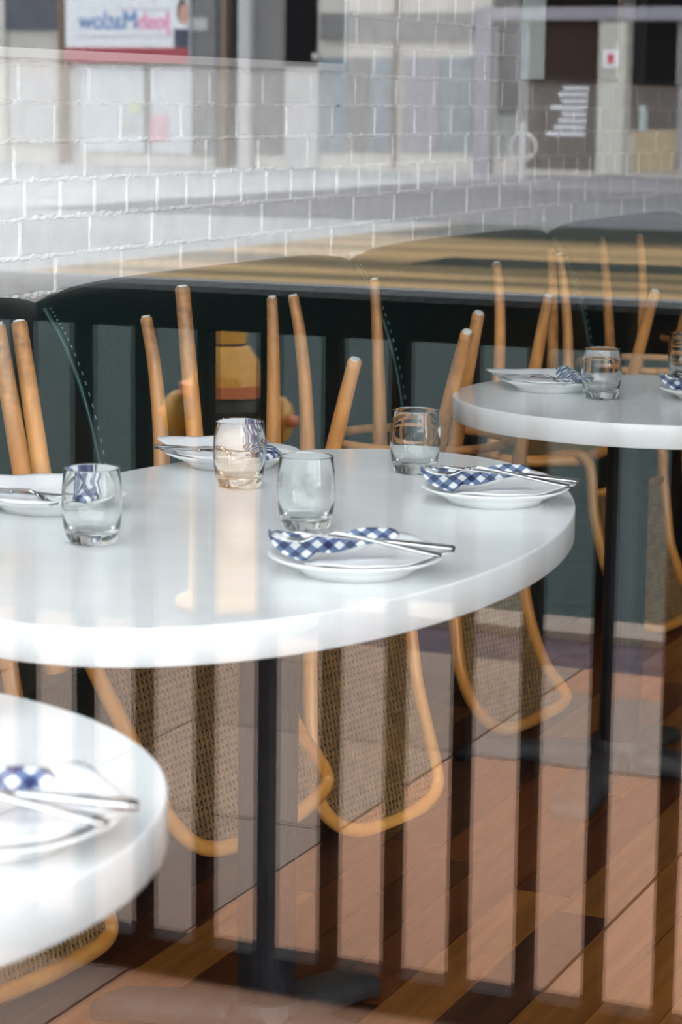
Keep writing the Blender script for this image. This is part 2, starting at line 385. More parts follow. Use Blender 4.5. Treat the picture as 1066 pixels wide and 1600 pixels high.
# ------------------------------------------------------------------ banquette
bq = tag(empty('banquette', ((XW - 1.74) / 2, 5.2, 0)), 'long dark green leather banquette along the white brick wall', 'banquette')
def rel(o, parent):                                       # mesh made in world coordinates under a located parent
    o.parent = parent; o.matrix_parent_inverse = Matrix.Translation(parent.location).inverted() if not parent.rotation_euler.z else parent.matrix_basis.inverted()
    return o
rel(MB().box((XW + .005, 1.2, 0.09), (-1.84, 8.9, .33)).obj('base', 'bench_base'), bq)
rel(MB().box((XW + .005, 1.2, 0.0), (-1.90, 8.9, .09)).obj('plinth', 'bench_base'), bq)
seams = [0.95, 2.36, 3.78, 5.20, 6.62, 8.04, 8.9]
PROF = [(.0, .935), (.008, .937), (.018, .925), (.032, .905), (.048, .882), (.068, .845), (.090, .795), (.110, .735), (.126, .672), (.140, .600), (.152, .52), (.160, .44)]
for i in range(len(seams) - 1):
    a, b2 = max(seams[i], 1.2), seams[i + 1]
    n = 44; vs = []; k = len(PROF)
    for j in range(n + 1):
        s_ = -1 + 2 * j / n
        s_ = math.copysign(1 - (1 - abs(s_)) ** 1.6, s_)
        y = (a + b2) / 2 + (b2 - a) / 2 * s_
        g = (1 - abs(s_) ** 6)
        for q, (o_, z_) in enumerate(PROF):
            t = q / (k - 1)
            vs.append((XW + .004 + o_ + g * (.055 * math.sin(min(1, t * 2.2 + .12) * math.pi / 2) if q else 0), y, z_ + g * .030 * (1 - t)))
    fs = [(j * k + q, (j + 1) * k + q, (j + 1) * k + q + 1, j * k + q + 1) for j in range(n) for q in range(k - 1)]
    c0 = len(vs)
    for j in (0, n): vs.append((XW + .004, vs[j * k][1], .44))
    fs += [tuple(range(0, k)) + (c0,), tuple(n * k + q for q in range(k)) + (c0 + 1,)]
    fs += [tuple([c0, 0] + [j * k for j in range(1, n + 1)] + [c0 + 1]), tuple([c0] + [j * k + k - 1 for j in range(n + 1)] + [c0 + 1])]
    bp = rel(MB().add(vs, fs).obj('back_panel', 'leather', smooth=True), bq)
    bp.data.shade_smooth() if False else None
    # piping and stitches along the seam at the far end of the panel
    if i < len(seams) - 2:
        pts = [(XW + .004 + o_ + .006, b2, z_ + .003) for o_, z_ in PROF[2:]]
        p = MB().tube(smooth_curve(pts, 3), .0045, 6).obj('piping', 'piping', smooth=True)
        p.parent = bp; p.matrix_parent_inverse = Matrix.Identity(4)
        stx = MB(); cv = smooth_curve([(XW + .004 + o_ + .012, b2 + .012, z_ + .004) for o_, z_ in PROF[2:]], 6)
        for q in range(0, len(cv) - 1, 1):
            if q % 2 == 0: stx.tube([cv[q], cv[q] * .3 + cv[q + 1] * .7], .0012, 4)
        p = stx.obj('stitching', 'stitch'); p['kind'] = 'stuff'; p.parent = bp
for i in range(6):
    a, b2 = 1.2 + i * 7.7 / 6, 1.2 + (i + 1) * 7.7 / 6
    rel(MB().box((XW + .10, a + .003, .33), (-1.80, b2 - .003, .438)).obj('seat_cushion', 'leather', bevel=.018, seg=3), bq)

# ------------------------------------------------------------------ pictures on the brick wall
def picture(name, y0, y1, z0, z1, dep, front, frame, side, label, bw=.012, right=None, bottom=None):
    t = tag(empty(name, (XW + .012, (y0 + y1) / 2, z0)), label, 'picture')
    x0 = XW + .012
    rel(MB().box((x0, y0 + bw, z0 + bw), (x0 + dep, y1 - bw, z1 - bw)).obj('panel', front), t)
    rel(MB().box((x0, y0, z0), (x0 + dep + .004, y0 + bw, z1)).obj('frame_side', side), t)
    rel(MB().box((x0, y1 - bw, z0), (x0 + dep + .004, y1, z1)).obj('frame_side', right or frame), t)
    rel(MB().box((x0, y0 + bw, z0), (x0 + dep + .004, y1 - bw, z0 + bw)).obj('frame_rail', bottom or frame), t)
    rel(MB().box((x0, y0 + bw, z1 - bw), (x0 + dep + .004, y1 - bw, z1)).obj('frame_rail', frame), t)
    return t
picture('framed_picture', 3.0, 5.10, 1.372, 2.25, .03, 'picture_black', 'alu_frame', 'alu_frame', 'wide black picture in a thin light metal frame, nearest the window', .016, right='frame_pale', bottom='alu_frame')
picture('framed_picture', 6.36, 7.05, 1.372, 2.05, .062, 'picture_brown', 'frame_dark', 'frame_pale', 'dark brown deep-framed picture with a pale side, middle of three', .012, right='frame_gold')
picture('framed_picture', 7.42, 8.15, 1.372, 2.05, .03, 'picture_black', 'frame_dark', 'frame_dark', 'black framed picture farthest along the brick wall', .012)

# ------------------------------------------------------------------ tables
TOPZ, TH = .75, .043
def ellipse(a, b_, n=96): return [(a * math.cos(2 * math.pi * i / n), b_ * math.sin(2 * math.pi * i / n)) for i in range(n)]
def table(name, c, a, b_, rot, col, armrot, label, arm=.31):
    t = tag(empty(name, (c[0], c[1], 0)), label, 'table')
    n = 96; e = .003
    rings = [(1, TOPZ - TH, -.0015), (1, TOPZ - TH + .002, 0), (1, TOPZ - e, 0), (1, TOPZ - e * .3, -e * .3), (1, TOPZ, -e)]
    vs = []
    for _, z, sh in rings:
        vs += [((a + sh) * math.cos(2 * math.pi * i / n), (b_ + sh) * math.sin(2 * math.pi * i / n), z) for i in range(n)]
    fs = [(k * n + i, k * n + (i + 1) % n, (k + 1) * n + (i + 1) % n, (k + 1) * n + i) for k in range(4) for i in range(n)]
    fs += [tuple(range(n - 1, -1, -1)), tuple(range(4 * n, 5 * n))]
    top = MB().add(vs, fs).obj('tabletop', 'table_white', t, rotz=rot)
    for p in top.data.polygons: p.use_smooth = len(p.vertices) == 4
    dx, dy = col[0] - c[0], col[1] - c[1]
    MB().lathe([(0, .05), (.041, .05), (.041, TOPZ - TH - .02), (0, TOPZ - TH - .02)], 28).obj('column', 'steel_dark', t, smooth=False, loc=(dx, dy, 0))
    MB().box((-.16, -.16, -.008), (.16, .16, 0)).obj('mounting_plate', 'steel_dark', t, loc=(dx, dy, TOPZ - TH - .0005), bevel=.003)
    MB().lathe([(0, .085), (.05, .085), (.058, .06), (.058, .03), (0, .03)], 24).obj('hub', 'cast_iron', t, loc=(dx, dy, 0))
    for k in range(4):
        an = armrot + k * math.pi / 2
        vs = []; st = 9
        for i in range(st):
            q = i / (st - 1); r_ = .03 + (arm - .03) * q
            wd = .037 + .006 * q; ht = .072 - .038 * q ** 1.2; lo = .028 * (1 - q ** 3) 
            if i == st - 1: wd *= .62; ht *= .8
            for u, z in ((-1, lo), (-1, ht * .75 + lo * .25), (-.6, ht), (.6, ht), (1, ht * .75 + lo * .25), (1, lo)):
                vs.append((r_, u * wd, z))
        fs = [(i * 6 + q, (i + 1) * 6 + q, (i + 1) * 6 + (q + 1) % 6, i * 6 + (q + 1) % 6) for i in range(st - 1) for q in range(6)] + [tuple(range(6)), tuple(range((st - 1) * 6, st * 6))]
        MB().add(vs, fs).obj('foot', 'cast_iron', t, smooth=True, loc=(dx, dy, 0), rotz=an)
    return t
T1C, T1A, T1B, T1R = (-1.361, 2.878), .387, .713, .11
table('oval_table', T1C, T1A, T1B, T1R, (-1.361, 2.878), math.radians(84), 'large white oval table with four place settings in the centre', .28)
table('round_table', (-1.278, 4.475), .410, .410, 0, (-1.335, 4.43), math.radians(90), 'white round table behind the oval table, near the pictures', .33)
table('round_table', (-1.259, 1.480), .425, .425, 0, (-1.259, 1.48), math.radians(45), 'white round table in the foreground, closest to the window')

# ------------------------------------------------------------------ place settings
me_plate = MB().lathe([(0, .006), (.052, .006), (.056, 0), (.066, 0), (.070, .006), (.086, .0135), (.1035, .0205), (.105, .0222), (.104, .0235), (.085, .0165), (.070, .0115), (.05, .0095), (0, .0095)], 56).mesh('plate', 'porcelain', True)
gw = [(0, 0), (.0270, 0), (.0300, .0018), (.0325, .006), (.0355, .020), (.0380, .040), (.0385, .052), (.0378, .068), (.0352, .0945), (.0350, .0955), (.0344, .0960), (.0337, .0955), (.0335, .0945),
      (.0360, .068), (.0366, .052), (.0360, .040), (.0334, .022), (.0295, .0165), (.020, .0145), (0, .0140)]
me_glass = MB().lathe(gw, 48).mesh('tumbler', 'tumbler_glass', True)
def plate(p, label): return tag(inst('plate', me_plate, None, (p[0], p[1], TOPZ + .0004)), label, 'plate', 'white side plates')
def glass(px, py, label):
    p = atz(px, py, TOPZ); return tag(inst('tumbler', me_glass, None, (p.x, p.y, TOPZ + .0004)), label, 'glass', 'empty tumblers')

def bar_between(o, a, b_, nat):
    d = b_ - a; o.location = a
    o.rotation_euler = (0, -math.atan2(d.z, math.hypot(d.x, d.y)), math.atan2(d.y, d.x))
    s_ = d.length / nat; o.scale = (s_, 1, 1)
def strip(pts, th):                                        # pts: (x, half width, z)
    vs = []
    for x_, h_, z_ in pts: vs += [(x_, -h_, z_ - th / 2), (x_, h_, z_ - th / 2), (x_, h_ * .8, z_ + th / 2), (x_, -h_ * .8, z_ + th / 2)]
    n = len(pts)
    fs = [(i * 4 + q, (i + 1) * 4 + q, (i + 1) * 4 + (q + 1) % 4, i * 4 + (q + 1) % 4) for i in range(n - 1) for q in range(4)] + [(0, 1, 2, 3), tuple(range(4 * n - 4, 4 * n))]
    return MB().add(vs, fs)
me_kh = strip([(.115, .004, 0), (.12, .0052, 0), (.16, .0064, 0), (.205, .0085, 0), (.214, .0075, 0), (.216, .004, 0)], .0055).mesh('knife_handle', 'cutlery_steel', True)
me_kb = strip([(0, .001, 0), (.008, .006, 0), (.03, .0088, 0), (.09, .0092, 0), (.108, .007, 0), (.118, .004, 0)], .0018).mesh('knife_blade', 'cutlery_steel', True)
me_fh = strip([(.055, .0030, .006), (.075, .0026, .010), (.10, .0030, .009), (.15, .0050, .004), (.186, .0088, .001), (.196, .0070, .000), (.199, .0030, 0)], .0035).mesh('fork_handle', 'cutlery_steel', True)
me_fd = strip([(.030, .0105, -.004), (.040, .0115, -.003), (.048, .0095, .001), (.056, .0036, .006), (.062, .003, .008)], .0026).mesh('fork_head', 'cutlery_steel', True)
me_ft = strip([(0, .0009, .001), (.006, .0013, -.002), (.018, .0016, -.0045), (.034, .0018, -.004)], .0022).mesh('fork_tine', 'cutlery_steel', True)
def knife(a, b_, label):
    t = tag(empty('knife'), label, 'knife', 'table knives'); inst('blade', me_kb, t); inst('handle', me_kh, t); bar_between(t, a, b_, .216); return t
def fork(a, b_, label):
    t = tag(empty('fork'), label, 'fork', 'table forks'); inst('handle', me_fh, t); h = inst('head', me_fd, t)
    for k in range(4): inst('tine', me_ft, h, (0, (k - 1.5) * .0062, 0))
    bar_between(t, a, b_, .199); return t

def cloth(poly, hfun, th=.0016, sub=10):
    # a thin folded cloth over an outline: fan grid between centre and outline
    cx_ = sum(p[0] for p in poly) / len(poly); cy_ = sum(p[1] for p in poly) / len(poly)
    out = smooth_curve([(p[0], p[1], 0) for p in poly], 3, True); n = len(out); R_ = 7
    vs = []
    for lay in (0, 1):
        vs.append((cx_, cy_, hfun(cx_, cy_, 0) - lay * th))
        for r_ in range(1, R_ + 1):
            for p in out:
                x_ = cx_ + (p.x - cx_) * r_ / R_; y_ = cy_ + (p.y - cy_) * r_ / R_
                vs.append((x_, y_, hfun(x_, y_, r_ / R_) - lay * th))
    S = 1 + R_ * n; fs = []
    for lay in (0, 1):
        o = lay * S
        for i in range(n):
            j = (i + 1) % n
            fs.append((o, o + 1 + i, o + 1 + j))
            for r_ in range(R_ - 1):
                fs.append((o + 1 + r_ * n + i, o + 1 + (r_ + 1) * n + i, o + 1 + (r_ + 1) * n + j, o + 1 + r_ * n + j))
    for i in range(n):
        j = (i + 1) % n; a = 1 + (R_ - 1) * n
        fs.append((a + i, a + j, S + a + j, S + a + i))
    return MB().add(vs, fs)
ZP = TOPZ + .0235
PLF = atz(556, 866, .772); PLR = atz(773, 760, .772); PLL = atz(78, 770, .772); PLB = atz(362, 705, .772)
PL2 = atz(862, 592, .772); PL2B = atz(1117, 607, .772); PL0 = atz(-24, 1268, .772)
TILT_U = Vector((-.42, .91, 0))
def tilt_poly(pts, c, z0, slope, v0):
    n_ = Vector((-slope * TILT_U.x, -slope * TILT_U.y, 1)); p_ = Vector((c.x, c.y, z0)) + TILT_U * v0
    return [((q - c).x, (q - c).y) for q in (atp(x_, y_, p_, n_) for x_, y_ in pts)]
def loc_poly(pts, c): return [((atz(x_, y_, ZP) - c).x, (atz(x_, y_, ZP) - c).y) for x_, y_ in pts]
R_CHECK_PX = [(421, 826), (452, 838), (485, 838), (530, 838), (556, 826), (585, 822), (612, 826), (624, 838), (596, 844), (570, 851), (520, 862), (490, 862), (474, 878), (446, 866), (424, 846)]
R_check = tilt_poly(R_CHECK_PX, PLF, TOPZ + .014, .62, -.030)
R_white = loc_poly([(478, 866), (520, 858), (570, 848), (625, 836), (662, 848), (706, 868), (672, 872), (640, 880), (590, 888), (540, 889), (490, 884)], PLF)
L_white = loc_poly([(246, 687), (300, 686), (360, 684), (410, 688), (425, 702), (405, 716), (350, 722), (295, 716), (268, 702)], PLB)
L_check = loc_poly([(382, 690), (400, 686), (420, 694), (438, 706), (436, 716), (415, 721), (395, 716), (384, 704)], PLB)
RK = [atz(452, 834, ZP + .028) - PLF, atz(711, 857, ZP + .010) - PLF]; RF = [atz(424, 833, ZP + .026) - PLF, atz(690, 868, ZP + .010) - PLF]
LK = [atz(400, 712, ZP + .004) - PLB, atz(243, 697, ZP + .007) - PLB]; LF = [atz(392, 716, ZP + .003) - PLB, atz(252, 701, ZP + .006) - PLB]
def bowl(x_, y_):                                            # height of the plate's upper face
    r_ = math.hypot(x_, y_); return .0105 + max(0, min(1, (r_ - .06) / .042)) * .0135
def place(c, kind, rot, where):
    plate((c.x, c.y), 'white plate ' + where)
    t = tag(empty('napkin', (c.x, c.y, TOPZ), rot), 'blue gingham napkin on the plate ' + where, 'napkin', 'gingham napkins')
    wv = lambda x_, y_: .0022 * math.sin(x_ * 90 + 1) * math.cos(y_ * 75)
    if kind == 'R':
        cloth(R_white, lambda x_, y_, r_: bowl(x_, y_) + .004 + .003 * (1 - r_) + wv(x_, y_) * .4).obj('white_fold', 'linen_white', t, smooth=True)
        cloth(R_check, lambda x_, y_, r_: max(bowl(x_, y_) + .007, .014 + .62 * (x_ * TILT_U.x + y_ * TILT_U.y + .030)) + wv(x_, y_) * .7 + .002 * (1 - r_)).obj('checked_fold', 'gingham', t, smooth=True)
        K, F = RK, RF
    else:
        cloth(L_white, lambda x_, y_, r_: bowl(x_, y_) + .004 + .005 * (1 - r_) + wv(x_, y_) * .4).obj('white_fold', 'linen_white', t, smooth=True)
        cloth(L_check, lambda x_, y_, r_: bowl(x_, y_) + .006 + .020 * (1 - r_ ** 2) + wv(x_, y_), th=.004).obj('checked_fold', 'gingham', t, smooth=True)
        K, F = LK, LF
    Rm = Matrix.Rotation(rot, 3, 'Z'); c0 = Vector((c.x, c.y, c.z))
    def P(v): q = Rm @ Vector((v.x, v.y, 0)); return Vector((c.x + q.x, c.y + q.y, c.z + v.z))
    knife(P(K[0]) + Vector((0, 0, .003)), P(K[1]), 'steel knife on the plate ' + where)
    fork(P(F[0]), P(F[1]), 'steel fork on the plate ' + where)
place(PLF, 'R', 0, 'at the front edge of the oval table')
place(PLR, 'R', 0, 'at the right end of the oval table')
place(PLL, 'L', 0, 'at the left side of the oval table')
place(PLB, 'L', 0, 'at the far left of the oval table')
place(PL2, 'L', 0, 'on the left of the rear round table')
place(PL2B, 'R', 0, 'cut by the right picture edge')
place(PL0, 'R', 0, 'on the foreground round table')
glass(144, 849, 'empty glass tumbler beside the left plate of the oval table')
glass(374, 761, 'empty glass tumbler in front of the far left plate, before the hydrant reflection')
glass(478, 826, 'empty glass tumbler behind the front plate of the oval table')
glass(648, 739, 'empty glass tumbler beside the right plate of the oval table')
glass(939, 623, 'empty glass tumbler in the middle of the rear round table')
glass(1072, 594, 'empty glass tumbler at the right edge of the picture on the rear table')
glass(-72, 1118, 'empty glass tumbler on the foreground table, cut by the left picture edge')

# ------------------------------------------------------------------ bentwood chairs, upside down on the banquette
BZ = .440
def leg_curve(base, tip, bend):
    mid = base.lerp(tip, .55) + Vector(bend) ; m2 = base.lerp(tip, .82) + Vector(bend) * .75
    return smooth_curve([base, base.lerp(tip, .25) + Vector(bend) * .5, mid, m2, tip], 5)
def chair(px_back, p0, wdir, rake, legs, label, rail=None, ring=True, tuck=True, seat_x=-1.795, rise=0):
    w_ = Vector((wdir[0], wdir[1], 0)).normalized(); nrm = Vector((w_.y, -w_.x, 0))     # outward (towards the tables)
    dn = (Vector((0, 0, -1)) + nrm * rake).normalized(); pn = w_.cross(dn).normalized()
    P = [atp(x_, y_, p0, pn) for x_, y_ in px_back]
    ab = [((p - p0).dot(w_), (p - p0).dot(dn)) for p in P]
    # dn.z is negative: z = p0.z + b*dn.z  -> b at seat height
    btop = (BZ + .02 + rise - p0.z) / dn.z
    la, ra = ab[0], ab[-1]
    ab = [(la[0], btop)] + [q for q in ab if q[1] > btop + .04] + [(ra[0], btop)]
    cm = p0 + w_ * ((la[0] + ra[0]) / 2) + dn * btop
    seat_c = cm - nrm * .185; seat_c.z = BZ + .014
    t = tag(empty('bentwood_chair', (seat_c.x, seat_c.y, BZ)), label, 'chair', 'bentwood chairs turned upside down on the banquette')
    t_inv = Matrix.Translation(t.location).inverted()
    def part(mb, name, material, smooth=True, parent=None):
        o = mb.obj(name, material, smooth=smooth); o.parent = parent or t
        if parent is None: o.matrix_parent_inverse = t_inv
        return o
    hoop = [p0 + w_ * a + dn * b_ for a, b_ in ab]
    if tuck: hoop = [hoop[0] - nrm * .11 - Vector((0, 0, .004))] + hoop + [hoop[-1] - nrm * .11 - Vector((0, 0, .004))]
    cv = smooth_curve(hoop, 5)
    part(MB().tube(cv, .0135, 12), 'back_frame', 'beech')
    # lower rail of the back, next to the seat
    def side(bv):                                            # hoop's two crossings of the line b = bv
        xs = []
        pl = [((p - p0).dot(w_), (p - p0).dot(dn)) for p in cv]
        for i in range(len(pl) - 1):
            (a0, b0), (a1, b1) = pl[i], pl[i + 1]
            if (b0 - bv) * (b1 - bv) < 0: xs.append(a0 + (a1 - a0) * (bv - b0) / (b1 - b0))
        return (min(xs), max(xs)) if len(xs) >= 2 else None
    brail = btop + (rail if rail else .085)
    s_ = side(brail)
    if s_: part(MB().tube([p0 + w_ * s_[0] + dn * brail, p0 + w_ * (s_[0] + s_[1]) / 2 + dn * (brail + .004), p0 + w_ * s_[1] + dn * brail], .0095, 10), 'back_rail', 'beech')
    # cane panel: real strands, clipped to the hoop
    poly = [((p - p0).dot(w_), (p - p0).dot(dn)) for p in cv]
    poly = [q for q in poly if q[1] > brail]
    if s_: poly = [(s_[0], brail)] + poly + [(s_[1], brail)] if poly[0][0] < poly[-1][0] else [(s_[1], brail)] + poly + [(s_[0], brail)]
    cane = MB()
    def strand(ox, oy, dx, dy, hw, lift):
        ts = []
        n = len(poly)
        for i in range(n):
            (x0, y0), (x1, y1) = poly[i], poly[(i + 1) % n]
            ex, ey = x1 - x0, y1 - y0; den = dx * ey - dy * ex
            if abs(den) < 1e-9: continue
            u = ((x0 - ox) * ey - (y0 - oy) * ex) / den; v = ((x0 - ox) * dy - (y0 - oy) * dx) / den
            if 0 <= v < 1: ts.append(u)
        ts.sort()
        for i in range(0, len(ts) - 1, 2):
            a_, b_ = ts[i], ts[i + 1]
            if b_ - a_ < .004: continue
            q = []
            for (tt, sg) in ((a_, -1), (b_, -1), (b_, 1), (a_, 1)):
                x_ = ox + dx * tt - dy * hw * sg; y_ = oy + dy * tt + dx * hw * sg
                q.append(p0 + w_ * x_ + dn * y_)
            th = .0007
            cane.add([v_ + pn * (lift + th) for v_ in q] + [v_ + pn * (lift - th) for v_ in q], [(0, 1, 2, 3), (7, 6, 5, 4), (0, 4, 5, 1), (2, 6, 7, 3)])
    G = .0118
    ax = [q[0] for q in poly]; bx_ = [q[1] for q in poly]
    a0, a1, b0, b1 = min(ax), max(ax), min(bx_), max(bx_)
    k = math.floor(a0 / G)
    while k * G < a1:
        for d_ in (-.0014, .0014): strand(k * G + d_, b0, 0, 1, .00055, 0)
        k += 1
    k = math.floor(b0 / G)
    while k * G < b1:
        for d_ in (-.0014, .0014): strand(a0 - .01, k * G + d_, 1, 0, .00055, .0008)
        k += 1
    r2 = math.sqrt(.5)
    k = math.floor((a0 - b1) / G) - 1
    while k * G < a1 - b0 + G:
        strand((k + .5) * G, 0, r2, r2, .0006, .0016); k += 1
    k = math.floor((a0 + b0) / G) - 1
    while k * G < a1 + b1 + G:
        strand((k + .5) * G, 0, -r2, r2, .0006, .0024); k += 1
    o = part(cane, 'back_cane', 'cane', False); o['kind'] = 'stuff'
    # legs first, then a seat ring through their roots, lying on the banquette
    rp = []; roots = []
    for tip, low, dia, bend in legs:
        base = tip.lerp(low, (tip.z - BZ - .02) / (tip.z - low.z)); roots.append(base)
        cv2 = leg_curve(base, tip, bend); n = len(cv2)
        rad = [.0165 + (dia / 2 - .0165) * max(0, (i / (n - 1) - .25) / .75) ** .8 for i in range(n)]
        lg = part(MB().tube(cv2, rad, 14), 'leg', 'beech_worn')
        tn = (cv2[-1] - cv2[-2]).normalized()
        part(MB().tube([tip - tn * .001, tip + tn * .004], dia / 2 * .72, 12), 'glide', 'glide', False, lg)
        zr = BZ + .165
        for i in range(n - 1):
            if cv2[i].z <= zr <= cv2[i + 1].z:
                f_ = (zr - cv2[i].z) / (cv2[i + 1].z - cv2[i].z); rp.append(cv2[i].lerp(cv2[i + 1], f_))
    sc0 = sum(roots, Vector()) / 4
    ring_pts = sorted([p for p in roots] + [p0 + w_ * la[0] + dn * btop, p0 + w_ * ra[0] + dn * btop], key=lambda p: math.atan2(p.y - sc0.y, p.x - sc0.x))
    rc = []
    for i in range(40):
        a = 2 * math.pi * i / 40; u = Vector((math.cos(a), math.sin(a), 0))
        rr_ = max((p - sc0).dot(u) for p in ring_pts); rc.append(Vector((sc0.x, sc0.y, seat_c.z)) + u * min(max(.13, rr_ * .9), .23))
    for p in rc: p.x = min(p.x, seat_x)
    rc = [(rc[i - 1] + rc[i] * 2 + rc[(i + 1) % 40]) / 4 for i in range(40)]
    part(MB().tube(rc, .0145, 10, True), 'seat_ring', 'beech')
    cvs = [(Vector((sc0.x, sc0.y, 0)) + (p - Vector((sc0.x, sc0.y, 0))) * .97) for p in rc]
    part(MB().prism([(p.x, p.y) for p in cvs], seat_c.z - .002, seat_c.z + .002), 'seat_panel', 'cane', False)
    if ring and len(rp) == 4:
        cc = sum(rp, Vector()) / 4; rr = .185
        part(MB().tube([cc + Vector((rr * math.cos(a), rr * math.sin(a), 0)) for a in [2 * math.pi * i / 40 for i in range(40)]], .0095, 10, True), 'stretcher_ring', 'beech_worn')
    return t
LB = (.012, .004, 0); LBs = (.003, .001, 0); RBs = (-.002, -.001, 0); NB = (0, 0, 0)
def LG(t, lowpx, x_low, dia, bend): return (t, atx(lowpx[0], lowpx[1], x_low), dia, bend)
def VL(t, low, dia, bend): return (Vector(t), Vector(low), dia, bend)
tz, tx = atz, atx
C2B = [(483, 985), (484, 1060), (486, 1150), (491, 1225), (505, 1266), (535, 1292), (575, 1296), (625, 1280), (662, 1258), (681, 1232), (681, 1200), (665, 1130), (650, 1060), (641, 985)]
C3B = [(708, 925), (712.6, 988), (718, 1042), (731, 1082), (752, 1118), (781, 1138), (810, 1135), (843, 1120), (872, 1104), (884, 1089), (877, 1073), (857, 1046), (843, 1017), (830, 977), (819.5, 925)]
C1B = [(130, 1010), (150, 1050), (180, 1110), (210, 1170), (238, 1228), (262, 1275), (292, 1310), (328, 1326), (375, 1318), (430, 1294), (482, 1258), (509, 1224), (503, 1196), (478, 1160), (450, 1110), (425, 1040)]
C4B = [(920, 740), (928, 800), (942, 870), (962, 925), (985, 960), (1008, 978), (1035, 981), (1066, 967), (1088, 952), (1092, 938), (1080, 920), (1066, 905), (1055, 875), (1046, 843), (1041, 790), (1036, 741)]
C0B = [(-270, 1300), (-255, 1400), (-230, 1490), (-190, 1560), (-130, 1588), (-60, 1580), (0, 1554), (60, 1530), (115, 1502), (155, 1478), (172, 1452), (160, 1415), (118, 1340), (68, 1240), (38, 1170)]
chair(C2B, atz(545, 1297, .02), (.20, .98), .20,
      [LG(tz(228, 497, .92), (243, 722), -2.00, .0215, LB), LG(tz(425, 465, .93), (425, 690), -1.98, .0205, LBs), LG(tz(555, 563, .85), (524, 698), -1.74, .0250, RBs), LG(tz(730, 520, .87), (689, 690), -1.72, .0245, RBs)],
      'upside-down bentwood chair whose cane back hangs right of the oval table column')
chair(C3B, atz(781, 1138, .02), (.28, .96), .20,
      [LG(tz(458, 463, .92), (473, 698), -1.99, .0215, LB), LG(tz(585, 437, .93), (593, 698), -1.98, .0200, LBs), LG(tz(748, 490, .89), (711, 706), -1.76, .0245, RBs), LG(tz(858, 463, .89), (826, 640), -1.76, .0235, RBs)],
      'upside-down bentwood chair whose cane back hangs below the right end of the oval table')
chair(C1B, atx(325, 1330, -1.66), (.14, .99), .22,
      [LG(tx(30, 505, -2.0), (66, 745), -1.93, .0265, NB), LG(tx(33, 524, -2.15), (67, 745), -2.08, .020, NB), LG(tx(285, 450, -1.95), (305, 688), -1.90, .0265, NB), LG(tx(288, 478, -2.10), (305, 688), -2.04, .018, NB)],
      'upside-down bentwood chair whose cane back hangs left of the oval table column', ring=False, rail=.05, tuck=False, rise=.05)
chair(C4B, atz(1020, 984, .02), (.25, .97), .20,
      [LG(tz(776, 412, .92), (772, 589), -2.00, .0225, LB), LG(tz(874, 398, .92), (882, 571), -1.98, .019, LB), LG(tz(1024, 456, .86), (991, 583), -1.72, .0250, RBs), LG(tz(855, 486, .83), (839, 571), -1.86, .017, NB)],
      'upside-down bentwood chair whose cane back hangs behind the rear table column')
chair(C0B, atz(60, 1530, .04), (.05, 1), .20,
      [LG(tx(-5, 508, -1.88), (36, 745), -1.84, .025, NB), VL((-2.15, 3.00, .92), (-2.08, 2.96, .6), .022, NB), VL((-1.75, 2.60, .87), (-1.80, 2.64, .6), .025, NB), VL((-2.10, 2.58, .92), (-2.06, 2.62, .6), .022, NB)],
      'upside-down bentwood chair at the left picture edge, partly behind the foreground table', ring=False, tuck=False, seat_x=-1.92, rise=.10, rail=.2)
def back_at(y0_):                                            # a hoop for chairs beyond the right picture edge, after the third chair's
    off = Vector((0, y0_ - 4.6, 0)); out = []
    for q in C3B:
        p0 = atz(781, 1138, .02); w_ = Vector((.28, .96, 0)).normalized(); nrm = Vector((w_.y, -w_.x, 0))
        dn = (Vector((0, 0, -1)) + nrm * .2).normalized()
        out.append(atp(q[0], q[1], p0, w_.cross(dn).normalized()) + off)
    return out
def to_px(p):
    c = RCW.transposed() @ (p - CAMP); return (CX + FPX * c.x / c.z, CY + FPX * c.y / c.z)
for y0_, lg, lab in ((6.36, [LG(tz(862, 392, .91), (862, 571), -2.05, .0235, LBs), LG(tz(942, 375, .92), (952, 537), -2.04, .021, LBs), VL((-1.70, 6.30, .86), (-1.75, 6.33, .6), .024, RBs), VL((-1.68, 6.75, .87), (-1.74, 6.70, .6), .024, RBs)], 'upside-down bentwood chair with tall legs right of the rear tumbler'),
                     (7.20, [LG(tz(1000, 369, .915), (996, 531), -2.08, .021, LB), LG(tz(1066, 350, .92), (1060, 510), -2.08, .021, LBs), VL((-1.70, 7.15, .86), (-1.75, 7.18, .6), .024, RBs), VL((-1.68, 7.6, .87), (-1.74, 7.55, .6), .024, RBs)], 'farthest upside-down bentwood chair, legs at the right picture edge')):
    chair([to_px(p) for p in back_at(y0_)], atz(781, 1138, .02) + Vector((0, y0_ - 4.6, 0)), (.28, .96), .20, lg, lab)

# ------------------------------------------------------------------ the street behind the camera, seen mirrored in the window
def street_y(Y): return 2 * YG - Y
gp = struct(MB().box((-9, street_y(5.30), -.2), (6, YG - .14, -.03)).obj('patio_pavement', 'joint_sand'), 'speckled brown paving slabs in front of the window', 'pavement')
SL = .60
sl_me = {}
for i in range(-15, 10):
    for j in range(-8, 1):
        x0, y0 = i * SL + .11, j * SL + .13
        ya_, yb_ = max(y0, street_y(5.30)), min(y0 + SL, YG - .14)
        if yb_ - ya_ < .05: continue
        kd = 'slab_grey' if x0 < -2.0 or random.random() < .05 else 'slab_brown'
        if kd not in sl_me: sl_me[kd] = MB().box((-SL / 2 + .003, -.5, -.03), (SL / 2 - .003, .5, 0)).mesh('paving_slab', kd)
        inst('paving_slab', sl_me[kd], gp, (x0 + SL / 2, (ya_ + yb_) / 2, random.uniform(-.002, .001)), scale=(1, yb_ - ya_ - .006, 1))
